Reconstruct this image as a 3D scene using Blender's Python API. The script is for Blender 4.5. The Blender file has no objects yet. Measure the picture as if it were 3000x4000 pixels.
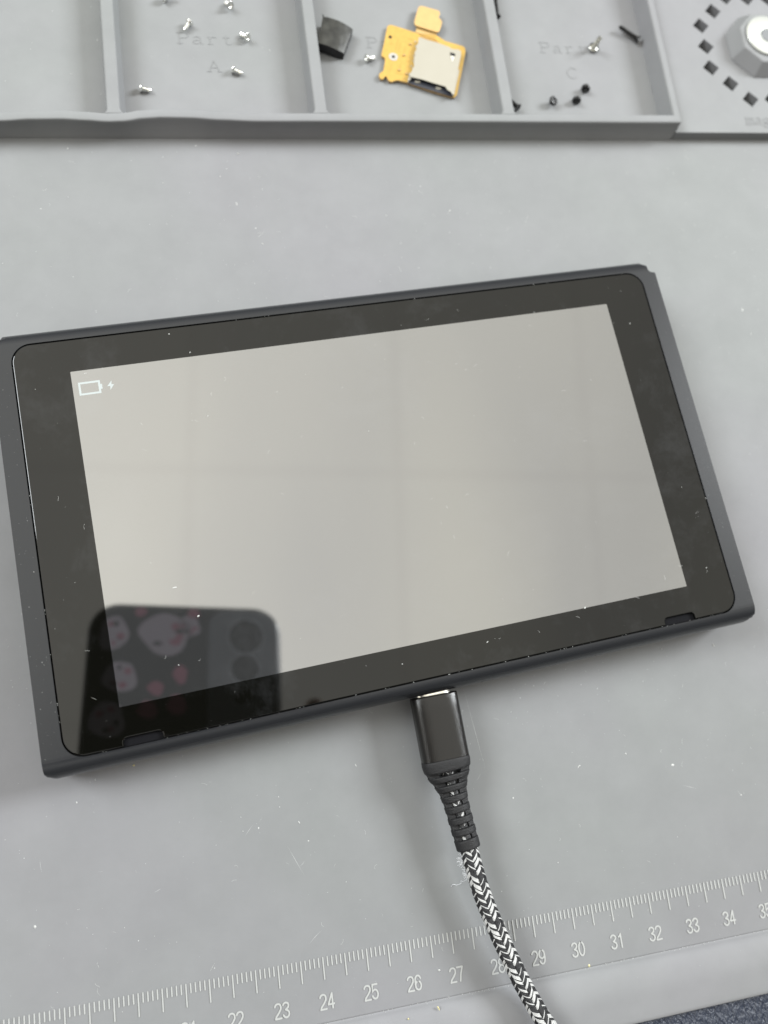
import bpy, bmesh, math, random
from mathutils import Vector, Matrix, Euler, noise
from mathutils.geometry import tessellate_polygon
random.seed(7)
MM = 0.001
S = bpy.context.scene
COL = S.collection

# ------------------------------------------------------------------ camera
# world: x along the ruler, y away from the viewer, z up (mm in this script, metres in the scene)
CR = ((0.9774102350735201, -0.12591156405731452, 0.16975131931789805),
      (-0.08700679129159422, -0.9716683993645656, -0.21975063127427982),
      (0.192611138417972, 0.20001699855998314, -0.960673799811564))
CC = Vector((-22.265073, 59.645702, 196.220974))
RM = Matrix(CR)
cam = bpy.data.cameras.new('camera')
camo = bpy.data.objects.new('camera', cam); COL.objects.link(camo)
cam.sensor_fit = 'VERTICAL'
cam.sensor_height = 34.0
cam.lens = 3109.22 / 4000 * 34.0
cam.clip_start = 0.0004; cam.clip_end = 50
cam.dof.use_dof = True
cam.dof.focus_distance = 0.181
cam.dof.aperture_fstop = cam.lens / 2.7
M3 = Matrix((RM[0], -RM[1], -RM[2])).transposed()
camo.matrix_world = Matrix.Translation(CC * MM) @ M3.to_4x4()
S.camera = camo

# ------------------------------------------------------------------ light of the room
W = bpy.data.worlds.new('World'); S.world = W; W.use_nodes = True
nt = W.node_tree; nt.nodes.clear()
wo = nt.nodes.new('ShaderNodeOutputWorld'); bg = nt.nodes.new('ShaderNodeBackground')
tc = nt.nodes.new('ShaderNodeTexCoord')
mp = nt.nodes.new('ShaderNodeMapping'); mp.inputs['Rotation'].default_value = (0, 0, 0.85); mp.inputs['Scale'].default_value = (3.2, 1.3, 1.1)
nz = nt.nodes.new('ShaderNodeTexNoise'); nz.inputs['Scale'].default_value = 1.6; nz.inputs['Detail'].default_value = 1.5; nz.inputs['Roughness'].default_value = 0.4
cr = nt.nodes.new('ShaderNodeValToRGB')
cr.color_ramp.elements[0].position = 0.3; cr.color_ramp.elements[0].color = (0.86, 0.845, 0.785, 1)
cr.color_ramp.elements[1].position = 0.7; cr.color_ramp.elements[1].color = (1.0, 0.975, 0.87, 1)
nt.links.new(tc.outputs['Generated'], mp.inputs['Vector']); nt.links.new(mp.outputs['Vector'], nz.inputs['Vector'])
nt.links.new(nz.outputs['Fac'], cr.inputs['Fac'])
# pale ceiling overhead, dim walls lower down, dimmest on the side where the photographer sits
sx = nt.nodes.new('ShaderNodeSeparateXYZ'); nt.links.new(tc.outputs['Generated'], sx.inputs[0])
ya = nt.nodes.new('ShaderNodeMath'); ya.operation = 'MULTIPLY_ADD'; ya.inputs[1].default_value = 0.30
mn = nt.nodes.new('ShaderNodeMath'); mn.operation = 'MINIMUM'; mn.inputs[1].default_value = 0.0; nt.links.new(sx.outputs['Y'], mn.inputs[0]); nt.links.new(mn.outputs[0], ya.inputs[0]); nt.links.new(sx.outputs['Z'], ya.inputs[2])
el = nt.nodes.new('ShaderNodeValToRGB'); el.color_ramp.interpolation = 'EASE'
el.color_ramp.elements[0].position = 0.12; el.color_ramp.elements[0].color = (0.10, 0.10, 0.11, 1)
el.color_ramp.elements[1].position = 0.72; el.color_ramp.elements[1].color = (1, 1, 1, 1)
e2 = el.color_ramp.elements.new(0.5); e2.color = (0.42, 0.42, 0.44, 1)
nt.links.new(ya.outputs[0], el.inputs['Fac'])
ml = nt.nodes.new('ShaderNodeVectorMath'); ml.operation = 'MULTIPLY'
dz = nt.nodes.new('ShaderNodeMath'); dz.operation = 'MAXIMUM'; dz.inputs[1].default_value = 0.15; nt.links.new(sx.outputs['Z'], dz.inputs[0])
iv = nt.nodes.new('ShaderNodeMath'); iv.operation = 'DIVIDE'; iv.inputs[0].default_value = 1.0; nt.links.new(dz.outputs[0], iv.inputs[1])
pv = nt.nodes.new('ShaderNodeVectorMath'); pv.operation = 'SCALE'; nt.links.new(tc.outputs['Generated'], pv.inputs[0]); nt.links.new(iv.outputs[0], pv.inputs['Scale'])
pm = nt.nodes.new('ShaderNodeMapping'); pm.inputs['Rotation'].default_value = (0, 0, 0.10); pm.inputs['Location'].default_value = (0.07, 0.03, 0); nt.links.new(pv.outputs[0], pm.inputs['Vector'])
bk = nt.nodes.new('ShaderNodeTexBrick'); bk.offset = 0.0; bk.inputs['Scale'].default_value = 1.0; bk.inputs['Brick Width'].default_value = 0.27; bk.inputs['Row Height'].default_value = 0.31
bk.inputs['Mortar Size'].default_value = 0.010; bk.inputs['Mortar Smooth'].default_value = 1.0
bk.inputs['Color1'].default_value = (1.0, 1.0, 1.0, 1); bk.inputs['Color2'].default_value = (0.985, 0.985, 0.995, 1); bk.inputs['Mortar'].default_value = (0.955, 0.95, 0.955, 1)
nt.links.new(pm.outputs[0], bk.inputs['Vector'])
lf = nt.nodes.new('ShaderNodeMath'); lf.operation = 'MULTIPLY_ADD'; lf.inputs[1].default_value = -0.5; lf.inputs[2].default_value = 1.0; nt.links.new(sx.outputs['X'], lf.inputs[0])
b2 = nt.nodes.new('ShaderNodeVectorMath'); b2.operation = 'SCALE'; nt.links.new(bk.outputs['Color'], b2.inputs[0]); nt.links.new(lf.outputs[0], b2.inputs['Scale'])
c2 = nt.nodes.new('ShaderNodeVectorMath'); c2.operation = 'MULTIPLY'; nt.links.new(cr.outputs['Color'], c2.inputs[0]); nt.links.new(b2.outputs[0], c2.inputs[1])
nt.links.new(c2.outputs['Vector'], ml.inputs[0]); nt.links.new(el.outputs['Color'], ml.inputs[1]); nt.links.new(ml.outputs['Vector'], bg.inputs['Color'])
nt.links.new(bg.outputs['Background'], wo.inputs['Surface'])
bg.inputs['Strength'].default_value = 2.35

def lamp(name, pos, target, sx, sy, power, col):
    l = bpy.data.lights.new(name, 'AREA'); l.shape = 'RECTANGLE'; l.size = sx; l.size_y = sy; l.energy = power; l.color = col
    o = bpy.data.objects.new(name, l); COL.objects.link(o)
    o.location = pos
    o.rotation_euler = (Vector(target) - Vector(pos)).to_track_quat('-Z', 'Y').to_euler()
    return o
lamp('window_light', (3.85, 1.35, 2.75), (0.03, 0.1, 0), 1.35, 1.6, 440, (0.94, 0.975, 1.0))
lamp('window_light_second', (-3.1, 1.7, 3.0), (0.03, 0.1, 0), 1.9, 1.6, 240, (0.92, 0.97, 1.0))

S.view_settings.view_transform = 'Standard'; S.view_settings.look = 'None'
S.view_settings.exposure = 0.0; S.view_settings.gamma = 1.0
S.cycles.max_bounces = 8
S.cycles.use_denoising = True

# ------------------------------------------------------------------ helpers
def at(u, v, z=0.0):
    """point of the photograph (3000 x 4000) carried onto the horizontal plane at height z (mm)"""
    d = RM.transposed() @ Vector(((u - 1500) / 3109.22, (v - 2000) / 3109.22, 1.0))
    p = CC + d * ((z - CC.z) / d.z)
    return Vector((p.x, p.y, z))

def mat(name, col, rough=0.5, metal=0.0, spec=0.5, ior=None, var=0.0, vscale=200, bump=0.0, bscale=2000, rvar=0.0, emis=None, estr=0.0, coat=0.0, sub=0.0):
    m = bpy.data.materials.new(name); m.use_nodes = True
    n = m.node_tree; b = n.nodes['Principled BSDF']
    b.inputs['Base Color'].default_value = (*col, 1); b.inputs['Roughness'].default_value = rough
    b.inputs['Metallic'].default_value = metal; b.inputs['Specular IOR Level'].default_value = spec
    if ior: b.inputs['IOR'].default_value = ior
    if coat: b.inputs['Coat Weight'].default_value = coat; b.inputs['Coat Roughness'].default_value = 0.1
    if emis: b.inputs['Emission Color'].default_value = (*emis, 1); b.inputs['Emission Strength'].default_value = estr
    t = n.nodes.new('ShaderNodeTexCoord')
    if var or rvar:
        z = n.nodes.new('ShaderNodeTexNoise'); z.inputs['Scale'].default_value = vscale; z.inputs['Detail'].default_value = 5
        n.links.new(t.outputs['Object'], z.inputs['Vector'])
        if var:
            mx = n.nodes.new('ShaderNodeMapRange'); mx.inputs['From Min'].default_value = 0.3; mx.inputs['From Max'].default_value = 0.7
            mx.inputs['To Min'].default_value = 1 - var; mx.inputs['To Max'].default_value = 1 + var
            n.links.new(z.outputs['Fac'], mx.inputs['Value'])
            vm = n.nodes.new('ShaderNodeVectorMath'); vm.operation = 'SCALE'; vm.inputs[0].default_value = col
            n.links.new(mx.outputs['Result'], vm.inputs['Scale']); n.links.new(vm.outputs['Vector'], b.inputs['Base Color'])
        if rvar:
            mr = n.nodes.new('ShaderNodeMapRange'); mr.inputs['From Min'].default_value = 0.3; mr.inputs['From Max'].default_value = 0.7
            mr.inputs['To Min'].default_value = max(0.02, rough - rvar); mr.inputs['To Max'].default_value = rough + rvar
            n.links.new(z.outputs['Fac'], mr.inputs['Value']); n.links.new(mr.outputs['Result'], b.inputs['Roughness'])
    if bump:
        z2 = n.nodes.new('ShaderNodeTexNoise'); z2.inputs['Scale'].default_value = bscale; z2.inputs['Detail'].default_value = 3
        n.links.new(t.outputs['Object'], z2.inputs['Vector'])
        bp = n.nodes.new('ShaderNodeBump'); bp.inputs['Strength'].default_value = bump; bp.inputs['Distance'].default_value = 0.00015
        n.links.new(z2.outputs['Fac'], bp.inputs['Height']); n.links.new(bp.outputs['Normal'], b.inputs['Normal'])
    return m

class MB:
    """collects faces in mm and links them as ONE mesh object"""
    def __init__(s): s.v = []; s.f = []; s.m = []; s.sm = []
    def add(s, vs, fs, mi=0, smooth=False):
        o = len(s.v); s.v += [tuple(x) for x in vs]
        for f in fs: s.f.append(tuple(i + o for i in f)); s.m.append(mi); s.sm.append(smooth)
    def mesh(s, name, mats, fix=True):
        me = bpy.data.meshes.new(name)
        me.from_pydata([(x * MM, y * MM, z * MM) for x, y, z in s.v], [], s.f)
        for m in (mats if isinstance(mats, (list, tuple)) else [mats]): me.materials.append(m)
        me.polygons.foreach_set('material_index', s.m); me.polygons.foreach_set('use_smooth', s.sm)
        if fix:
            bm = bmesh.new(); bm.from_mesh(me); bmesh.ops.recalc_face_normals(bm, faces=bm.faces); bm.to_mesh(me); bm.free()
        me.update(); return me
    def build(s, name, mats, parent=None, loc=(0, 0, 0), rot=(0, 0, 0), fix=True):
        return obj(name, s.mesh(name, mats, fix), parent, loc, rot)

def obj(name, me, parent=None, loc=(0, 0, 0), rot=(0, 0, 0)):
    o = bpy.data.objects.new(name, me); COL.objects.link(o)
    if parent: o.parent = parent
    o.location = Vector(loc) * MM; o.rotation_euler = rot
    return o

def tag(o, label=None, cat=None, group=None, kind=None):
    if label: o['label'] = label
    if cat: o['category'] = cat
    if group: o['group'] = group
    if kind: o['kind'] = kind
    return o

def empty(name, loc=(0, 0, 0), rot=(0, 0, 0), **k):
    o = bpy.data.objects.new(name, None); COL.objects.link(o); o.empty_display_size = 0.005
    o.location = Vector(loc) * MM; o.rotation_euler = rot
    return tag(o, **k)

def bevel(o, w, seg=2, ang=0.6):
    m = o.modifiers.new('bevel', 'BEVEL'); m.width = w * MM; m.segments = seg; m.limit_method = 'ANGLE'; m.angle_limit = ang
    m.harden_normals = False
    return o

def bake(o):
    dg = bpy.context.evaluated_depsgraph_get()
    me = bpy.data.meshes.new_from_object(o.evaluated_get(dg))
    o.modifiers.clear(); o.data = me
    return o

def box(mb, x0, x1, y0, y1, z0, z1, mi=0):
    v = [(x, y, z) for z in (z0, z1) for y in (y0, y1) for x in (x0, x1)]
    mb.add(v, [(0, 2, 3, 1), (4, 5, 7, 6), (0, 1, 5, 4), (2, 6, 7, 3), (0, 4, 6, 2), (1, 3, 7, 5)], mi)

def prism(mb, poly, z0, z1, mi=0, top=None):
    """closed prism over a plan polygon; top = optional second polygon for drafted sides"""
    n = len(poly); t = top or poly
    v = [(p[0], p[1], z0) for p in poly] + [(p[0], p[1], z1) for p in t]
    f = [tuple(range(n))[::-1], tuple(range(n, 2 * n))] + [(i, (i + 1) % n, n + (i + 1) % n, n + i) for i in range(n)]
    mb.add(v, f, mi)

def rrect(x0, x1, y0, y1, r, n=8):
    out = []
    for cx, cy, a in ((x1 - r, y1 - r, 0), (x0 + r, y1 - r, 90), (x0 + r, y0 + r, 180), (x1 - r, y0 + r, 270)):
        for i in range(n + 1):
            t = math.radians(a + 90 * i / n); out.append((cx + r * math.cos(t), cy + r * math.sin(t)))
    return out

def extrude_x(mb, prof, x0, x1, mi=0, smooth=False):
    n = len(prof); v = [(x0, y, z) for y, z in prof] + [(x1, y, z) for y, z in prof]
    mb.add(v, [tuple(range(n)), tuple(range(n, 2 * n))[::-1]], mi)
    mb.add(v, [(i, (i + 1) % n, n + (i + 1) % n, n + i) for i in range(n)], mi, smooth)

def loft(mb, rings, mi=0, smooth=True, caps=True, closed=True):
    n = len(rings[0]); v = [p for r in rings for p in r]; f = []
    for k in range(len(rings) - 1):
        for i in range(n if closed else n - 1):
            j = (i + 1) % n; f.append((k * n + i, k * n + j, (k + 1) * n + j, (k + 1) * n + i))
    mb.add(v, f, mi, smooth)
    if caps:
        mb.add(rings[0], [tuple(range(n))[::-1]], mi); mb.add(rings[-1], [tuple(range(n))], mi)

def lathe(mb, prof, n=24, mi=0, smooth=True):
    """prof: (r, z) from bottom to top"""
    rings = [[(r * math.cos(2 * math.pi * i / n), r * math.sin(2 * math.pi * i / n), z) for i in range(n)] for r, z in prof]
    loft(mb, rings, mi, smooth, caps=True)

def stroke(mb, pts, w, z0, h, mi=0, closed=False, n=5):
    """raised rib with rounded ends following a polyline in the plane"""
    P = [Vector((p[0], p[1])) for p in pts]
    if closed: P = P + [P[0]]
    L, Rr = [], []
    for i, p in enumerate(P):
        a = P[i - 1] if i else (P[-2] if closed else None); b = P[i + 1] if i < len(P) - 1 else (P[1] if closed else None)
        d = Vector((0, 0))
        if a is not None: d += (p - a).normalized()
        if b is not None: d += (b - p).normalized()
        d.normalize(); nn = Vector((-d.y, d.x))
        c = 1.0
        if a is not None and b is not None:
            c = max(0.6, abs(nn.dot(Vector((-(b - p).y, (b - p).x)).normalized())))
        L.append(p + nn * w / 2 / c); Rr.append(p - nn * w / 2 / c)
    if closed:
        m = len(P)
        v = [(q.x, q.y, z) for z in (z0, z0 + h) for q in L + Rr]
        f = []
        for i in range(m - 1):
            f += [(2 * m + i, 2 * m + i + 1, 3 * m + i + 1, 3 * m + i), (i, i + 1, 2 * m + i + 1, 2 * m + i), (m + i, 3 * m + i, 3 * m + i + 1, m + i + 1)]
        mb.add(v, f, mi); return
    def cap(c, d, sgn):
        a0 = math.atan2(d.y, d.x); return [Vector((c.x + w / 2 * math.cos(a0 + sgn * t), c.y + w / 2 * math.sin(a0 + sgn * t))) for t in [math.pi / 2 - math.pi * k / n for k in range(1, n)]]
    d1 = (P[-1] - P[-2]).normalized(); d0 = (P[0] - P[1]).normalized()
    poly = L + cap(P[-1], d1, 1) + Rr[::-1] + cap(P[0], d0, 1)
    k = len(poly); v = [(q.x, q.y, z0) for q in poly] + [(q.x, q.y, z0 + h) for q in poly]
    mb.add(v, [(i, (i + 1) % k, k + (i + 1) % k, k + i) for i in range(k)], mi)
    tris = tessellate_polygon([[Vector((q.x, q.y, 0)) for q in poly]])
    mb.add(v, [tuple(k + i for i in t) for t in tris], mi)

def arc(cx, cy, rx, ry, a0, a1, n=10):
    return [(cx + rx * math.cos(math.radians(a0 + (a1 - a0) * i / n)), cy + ry * math.sin(math.radians(a0 + (a1 - a0) * i / n))) for i in range(n + 1)]

# ------------------------------------------------------------------ materials
def silicone_mat(name, col):
    m = mat(name, col, rough=0.64, spec=0.09)
    n = m.node_tree; b = n.nodes['Principled BSDF']; t = n.nodes['Texture Coordinate']
    # greasy smudges change the gloss, faint blotches change the tone
    z = n.nodes.new('ShaderNodeTexNoise'); z.inputs['Scale'].default_value = 28; z.inputs['Detail'].default_value = 6; z.inputs['Roughness'].default_value = 0.62
    n.links.new(t.outputs['Object'], z.inputs['Vector'])
    r = n.nodes.new('ShaderNodeMapRange'); r.inputs['From Min'].default_value = 0.3; r.inputs['From Max'].default_value = 0.72
    r.inputs['To Min'].default_value = 0.52; r.inputs['To Max'].default_value = 0.68
    n.links.new(z.outputs['Fac'], r.inputs['Value']); n.links.new(r.outputs['Result'], b.inputs['Roughness'])
    z2 = n.nodes.new('ShaderNodeTexNoise'); z2.inputs['Scale'].default_value = 60; z2.inputs['Detail'].default_value = 8; z2.inputs['Roughness'].default_value = 0.7
    n.links.new(t.outputs['Object'], z2.inputs['Vector'])
    r2 = n.nodes.new('ShaderNodeMapRange'); r2.inputs['From Min'].default_value = 0.35; r2.inputs['From Max'].default_value = 0.75
    r2.inputs['To Min'].default_value = 0.96; r2.inputs['To Max'].default_value = 1.07
    n.links.new(z2.outputs['Fac'], r2.inputs['Value'])
    vm = n.nodes.new('ShaderNodeVectorMath'); vm.operation = 'SCALE'
    # broad faint casts in the pigment: greenish grey to mauve grey
    z4 = n.nodes.new('ShaderNodeTexNoise'); z4.inputs['Scale'].default_value = 9; z4.inputs['Detail'].default_value = 3
    n.links.new(t.outputs['Object'], z4.inputs['Vector'])
    cm = n.nodes.new('ShaderNodeValToRGB'); cm.color_ramp.elements[0].position = 0.36; cm.color_ramp.elements[1].position = 0.64
    cm.color_ramp.elements[0].color = (col[0] * .98, col[1] * 1.0, col[2] * .98, 1); cm.color_ramp.elements[1].color = (col[0] * 1.01, col[1] * .992, col[2] * 1.02, 1)
    n.links.new(z4.outputs['Fac'], cm.inputs['Fac']); n.links.new(cm.outputs['Color'], vm.inputs[0])
    n.links.new(r2.outputs['Result'], vm.inputs['Scale']); n.links.new(vm.outputs['Vector'], b.inputs['Base Color'])
    # fine matt grain
    z3 = n.nodes.new('ShaderNodeTexNoise'); z3.inputs['Scale'].default_value = 3500; z3.inputs['Detail'].default_value = 2
    n.links.new(t.outputs['Object'], z3.inputs['Vector'])
    bp = n.nodes.new('ShaderNodeBump'); bp.inputs['Strength'].default_value = 0.25; bp.inputs['Distance'].default_value = 0.00003
    n.links.new(z3.outputs['Fac'], bp.inputs['Height']); n.links.new(bp.outputs['Normal'], b.inputs['Normal'])
    return m
M = {}
M['sil'] = silicone_mat('grey_silicone', (0.173, 0.1755, 0.178))
M['silmark'] = mat('grey_silicone_raised', (0.268, 0.272, 0.265), rough=0.5, spec=0.3)
M['body'] = mat('charcoal_plastic', (0.014, 0.0148, 0.0165), rough=0.25, spec=0.31, bump=0.03, bscale=7000)
M['groove'] = mat('dark_gap', (0.006, 0.006, 0.007), rough=0.6, spec=0.2)
M['speaker'] = mat('speaker_mesh', (0.003, 0.003, 0.004), rough=0.8, spec=0.1, bump=0.6, bscale=5000)
M['icon'] = mat('lit_icon', (0.10, 0.10, 0.10), rough=0.3, emis=(0.86, 1.0, 0.98), estr=0.55)

def glass_mat(name, col, ior, emis=0.0, smear=0.05):
    m = mat(name, col, rough=0.03, ior=ior)
    n = m.node_tree; b = n.nodes['Principled BSDF']; t = n.nodes['Texture Coordinate']
    if emis: b.inputs['Emission Color'].default_value = (0.95, 1.0, 1.0, 1); b.inputs['Emission Strength'].default_value = emis
    # finger grease: patches of haze over the glass
    z = n.nodes.new('ShaderNodeTexNoise'); z.inputs['Scale'].default_value = 42; z.inputs['Detail'].default_value = 10; z.inputs['Roughness'].default_value = 0.78; z.inputs['Distortion'].default_value = 0.25
    n.links.new(t.outputs['Object'], z.inputs['Vector'])
    r = n.nodes.new('ShaderNodeMapRange'); r.inputs['From Min'].default_value = 0.53; r.inputs['From Max'].default_value = 0.80
    r.inputs['To Min'].default_value = 0.0; r.inputs['To Max'].default_value = smear
    n.links.new(z.outputs['Fac'], r.inputs['Value'])
    d = n.nodes.new('ShaderNodeBsdfDiffuse'); d.inputs['Color'].default_value = (0.42, 0.43, 0.46, 1)
    mx = n.nodes.new('ShaderNodeMixShader'); out = n.nodes['Material Output']
    n.links.new(r.outputs['Result'], mx.inputs[0]); n.links.new(b.outputs[0], mx.inputs[1]); n.links.new(d.outputs[0], mx.inputs[2])
    n.links.new(mx.outputs[0], out.inputs['Surface'])
    return m
M['bezel'] = glass_mat('black_glass', (0.002, 0.002, 0.0015), 1.40, smear=0.03)
M['display'] = glass_mat('display_glass', (0.012, 0.012, 0.012), 2.85, emis=0.018, smear=0.03)
M['metal_shell'] = mat('pale_steel', (0.29, 0.272, 0.225), rough=0.42, metal=0.2, rvar=0.08, vscale=400)
M['steel'] = mat('bright_steel', (0.82, 0.82, 0.78), rough=0.22, metal=1.0)
M['blacksteel'] = mat('black_steel', (0.02, 0.02, 0.02), rough=0.3, metal=0.6, spec=0.6)
M['magnet'] = mat('nickel_ring', (0.44, 0.45, 0.42), rough=0.3, metal=0.35)
M['pcb'] = mat('amber_board', (0.36, 0.225, 0.045), rough=0.42, spec=0.5, var=0.08, vscale=900)
M['flex'] = mat('amber_flex', (0.39, 0.255, 0.095), rough=0.38, spec=0.6, var=0.06, vscale=600)
M['trace'] = mat('copper_trace', (0.20, 0.09, 0.02), rough=0.4)
M['edge'] = mat('board_edge', (0.30, 0.20, 0.10), rough=0.6, var=0.4, vscale=2500)
M['foam'] = mat('black_tape', (0.022, 0.022, 0.019), rough=0.5, spec=0.32, var=0.6, vscale=300, bump=0.8, bscale=500)
M['foamside'] = mat('black_foam', (0.008, 0.008, 0.009), rough=0.85)
M['anod'] = mat('black_anodised', (0.006, 0.0055, 0.005), rough=0.2, metal=0.0, spec=0.36, bump=0.25, bscale=9000)
M['rubber'] = mat('black_rubber', (0.010, 0.010, 0.0105), rough=0.52, spec=0.26, bump=1.0, bscale=3800)
M['plugsteel'] = mat('plug_steel', (0.85, 0.82, 0.75), rough=0.25, metal=1.0)
M['yarnw'] = mat('white_yarn', (0.44, 0.44, 0.43), rough=0.55, spec=0.3, bump=0.9, bscale=9000)
M['yarnk'] = mat('black_yarn', (0.008, 0.008, 0.009), rough=0.45, spec=0.5, bump=0.9, bscale=9000)
M['cable_core'] = mat('cable_core', (0.015, 0.015, 0.015), rough=0.6)
M['dust'] = mat('white_dust', (0.40, 0.405, 0.39), rough=0.6)
M['lint'] = mat('white_lint', (0.60, 0.61, 0.63), rough=0.6)
M['crumb'] = mat('yellow_crumb', (0.42, 0.38, 0.20), rough=0.5)

# ------------------------------------------------------------------ desk under the mat
def desk_material():
    m = mat('blue_black_leatherette', (0.019, 0.024, 0.038), rough=0.38, spec=0.5)
    n = m.node_tree; b = n.nodes['Principled BSDF']; t = n.nodes['Texture Coordinate']
    mpn = n.nodes.new('ShaderNodeMapping'); mpn.inputs['Rotation'].default_value = (0, 0, 0.9); mpn.inputs['Scale'].default_value = (1.7, 0.9, 1)
    n.links.new(t.outputs['Object'], mpn.inputs['Vector'])
    v = n.nodes.new('ShaderNodeTexVoronoi'); v.inputs['Scale'].default_value = 850; v.feature = 'SMOOTH_F1'
    n.links.new(mpn.outputs['Vector'], v.inputs['Vector'])
    z = n.nodes.new('ShaderNodeTexNoise'); z.inputs['Scale'].default_value = 1500; z.inputs['Detail'].default_value = 3
    n.links.new(mpn.outputs['Vector'], z.inputs['Vector'])
    ma = n.nodes.new('ShaderNodeMath'); ma.operation = 'ADD'
    n.links.new(v.outputs['Distance'], ma.inputs[0]); n.links.new(z.outputs['Fac'], ma.inputs[1])
    bp = n.nodes.new('ShaderNodeBump'); bp.inputs['Strength'].default_value = 1.0; bp.inputs['Distance'].default_value = 0.0006
    n.links.new(ma.outputs[0], bp.inputs['Height']); n.links.new(bp.outputs['Normal'], b.inputs['Normal'])
    return m
mb = MB(); box(mb, -700, 900, -600, 1000, -30, -2.5)
tag(mb.build('desk', desk_material()), kind='structure')

# ------------------------------------------------------------------ silicone repair mat
MATO = empty('repair_mat', (0, 0, 0), label='grey silicone work mat with a raised ruler along its edge and moulded parts trays', cat='work mat')
prof = [(330, -2.5), (330, 0), (-13.1, 0), (-13.35, -0.12), (-13.55, -0.3), (-13.8, -0.22), (-14.0, 0.1), (-14.5, 0.55), (-15.1, 0.88), (-16.0, 1.18), (-17.2, 1.42),
        (-18.6, 1.55), (-19.8, 1.52), (-21, 1.38), (-22.4, 1.12), (-24.5, 0.72), (-26.4, 0.36), (-27.1, 0.16), (-27.4, -0.15), (-27.5, -0.5), (-27.5, -2.5)]
mb = MB(); extrude_x(mb, prof, -190, 260, 0, False)
o = mb.build('sheet', M['sil'], MATO)
for p in o.data.polygons: p.use_smooth = abs(p.normal.x) < 0.5
o.data.set_sharp_from_angle(angle=math.radians(50)) if hasattr(o.data, 'set_sharp_from_angle') else None

# ruler ticks: one rib per millimetre, every fifth one long
def rib(L):
    mb = MB(); w = 0.30
    stroke(mb, [(0, -w / 2), (0, -L + w / 2)], w, -0.02, 0.17, n=6)
    me = mb.mesh('tick_mark', M['silmark']); return me
short_me, long_me = rib(2.05), rib(4.68)
for k in range(-85, 119):
    xx = k
    if k % 5 == 0: obj('tick_mark', long_me, MATO, (xx, 0, 0))
    else: obj('tick_mark', short_me, MATO, (xx, 0, 0), (0, 0, random.uniform(-.01, .01)))

# numerals, condensed stroke shapes in a 1.45 x 3.0 cell
def digit(c):
    w, h = 1.30, 2.95
    return {
     '0': [arc(w/2, h/2, w/2, h/2, 90, 450, 22)],
     '1': [[(w*.66, h), (w*.66, 0)], [(w*.26, h*.81), (w*.48, h*.86), (w*.64, h*.97)]],
     '2': [arc(w/2, h-w*.5, w*.5, w*.5, 170, 0, 8) + [(w*.97, h*.62), (w*.60, h*.38), (w*.14, h*.16), (w*.02, 0)], [(0, 0), (w, 0)]],
     '3': [arc(w/2, h-w*.47, w*.47, w*.47, 165, -60, 9) + [(w*.45, h*.53)], [(w*.45, h*.53)] + arc(w/2, w*.56, w*.5, w*.56, 62, -165, 10)],
     '4': [[(w*.74, 0), (w*.74, h)], [(w*.72, h), (0, h*.27)], [(0, h*.27), (w*1.02, h*.27)]],
     '5': [[(w*.92, h), (w*.12, h), (w*.04, h*.50)] + arc(w*.48, h*.32, w*.50, h*.32, 125, -160, 11)],
     '6': [arc(w/2, h*.30, w*.5, h*.30, 90, 450, 16), arc(w/2, h*.66, w*.5, h*.34, 180, 20, 8), [(0, h*.3), (0, h*.66)]],
     '7': [[(0, h), (w, h)], [(w, h), (w*.62, h*.52), (w*.40, 0)]],
     '8': [arc(w/2, h*.755, w*.44, h*.245, 90, 450, 16), arc(w/2, h*.265, w*.5, h*.265, 90, 450, 16)],
     '9': [arc(w/2, h*.70, w*.5, h*.30, 90, 450, 16), arc(w/2, h*.34, w*.5, h*.34, -160, 0, 8), [(w, h*.34), (w, h*.7)]],
    }[c]
for k in range(17, 37):
    mb = MB(); s = str(k)
    for i, c in enumerate(s):
        for q, st in enumerate(digit(c)):
            stroke(mb, [(x + (i - 1) * 1.74 + .24, y) for x, y in st], 0.37, -0.02, 0.16 + 0.004 * q, n=5)
    mb.build('numeral', M['silmark'], MATO, ((k - 25) * 10, -10.58, 0))

# parts trays: floor plates, drafted dividers and a front wall that bows a little
ZT = 7.0       # rim height
ZF = 0.9       # tray floor
def wall(name, foot, top, z0, z1, rad=0.35, smooth=False):
    mb = MB(); prism(mb, foot, z0, z1, 0, top)
    o = mb.build(name, M['sil'], MATO); bevel(o, rad, 3); return o
yb, yt = 209.7, 320
# front wall with the bow
bow_px = [(-400, 471), (0, 470.5), (120, 464), (241, 463.2), (330, 468), (422, 474.2), (480, 472), (560, 461), (633, 457), (740, 459), (860, 467), (1000, 472.5), (1300, 472.5), (1600, 473), (2000, 475), (2400, 477), (2660, 478)]
bx = [(at(u, v, ZT).x, at(u, v, ZT).y) for u, v in bow_px]
def bow(x, pts=bx):
    for (a, b), (c, d) in zip(pts, pts[1:]):
        if a <= x <= c:
            t = (x - a) / (c - a); t = t * t * (3 - 2 * t); return b + (d - b) * t
    return pts[-1][1] if x > pts[-1][0] else pts[0][1]
rings = []
N = 170; XL, XR = -190, 121.6
for i in range(N + 1):
    x = XL + (XR - XL) * i / N; t = bow(x); r = .45
    rings.append([(x, yb - .3, -0.05), (x, yb - .05 + .0 * t, .12), (x, yb + (t - yb) * .85 - .02, ZT - 1.2), (x, t, ZT - r), (x, t + .13, ZT - .12), (x, t + r, ZT), (x, t + 2.6 - r, ZT), (x, t + 2.6 - .13, ZT - .12), (x, t + 2.6, ZT - r), (x, 213.6, ZF), (x, 213.6, -.05)])
mb = MB(); loft(mb, rings, 0, True)
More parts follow.
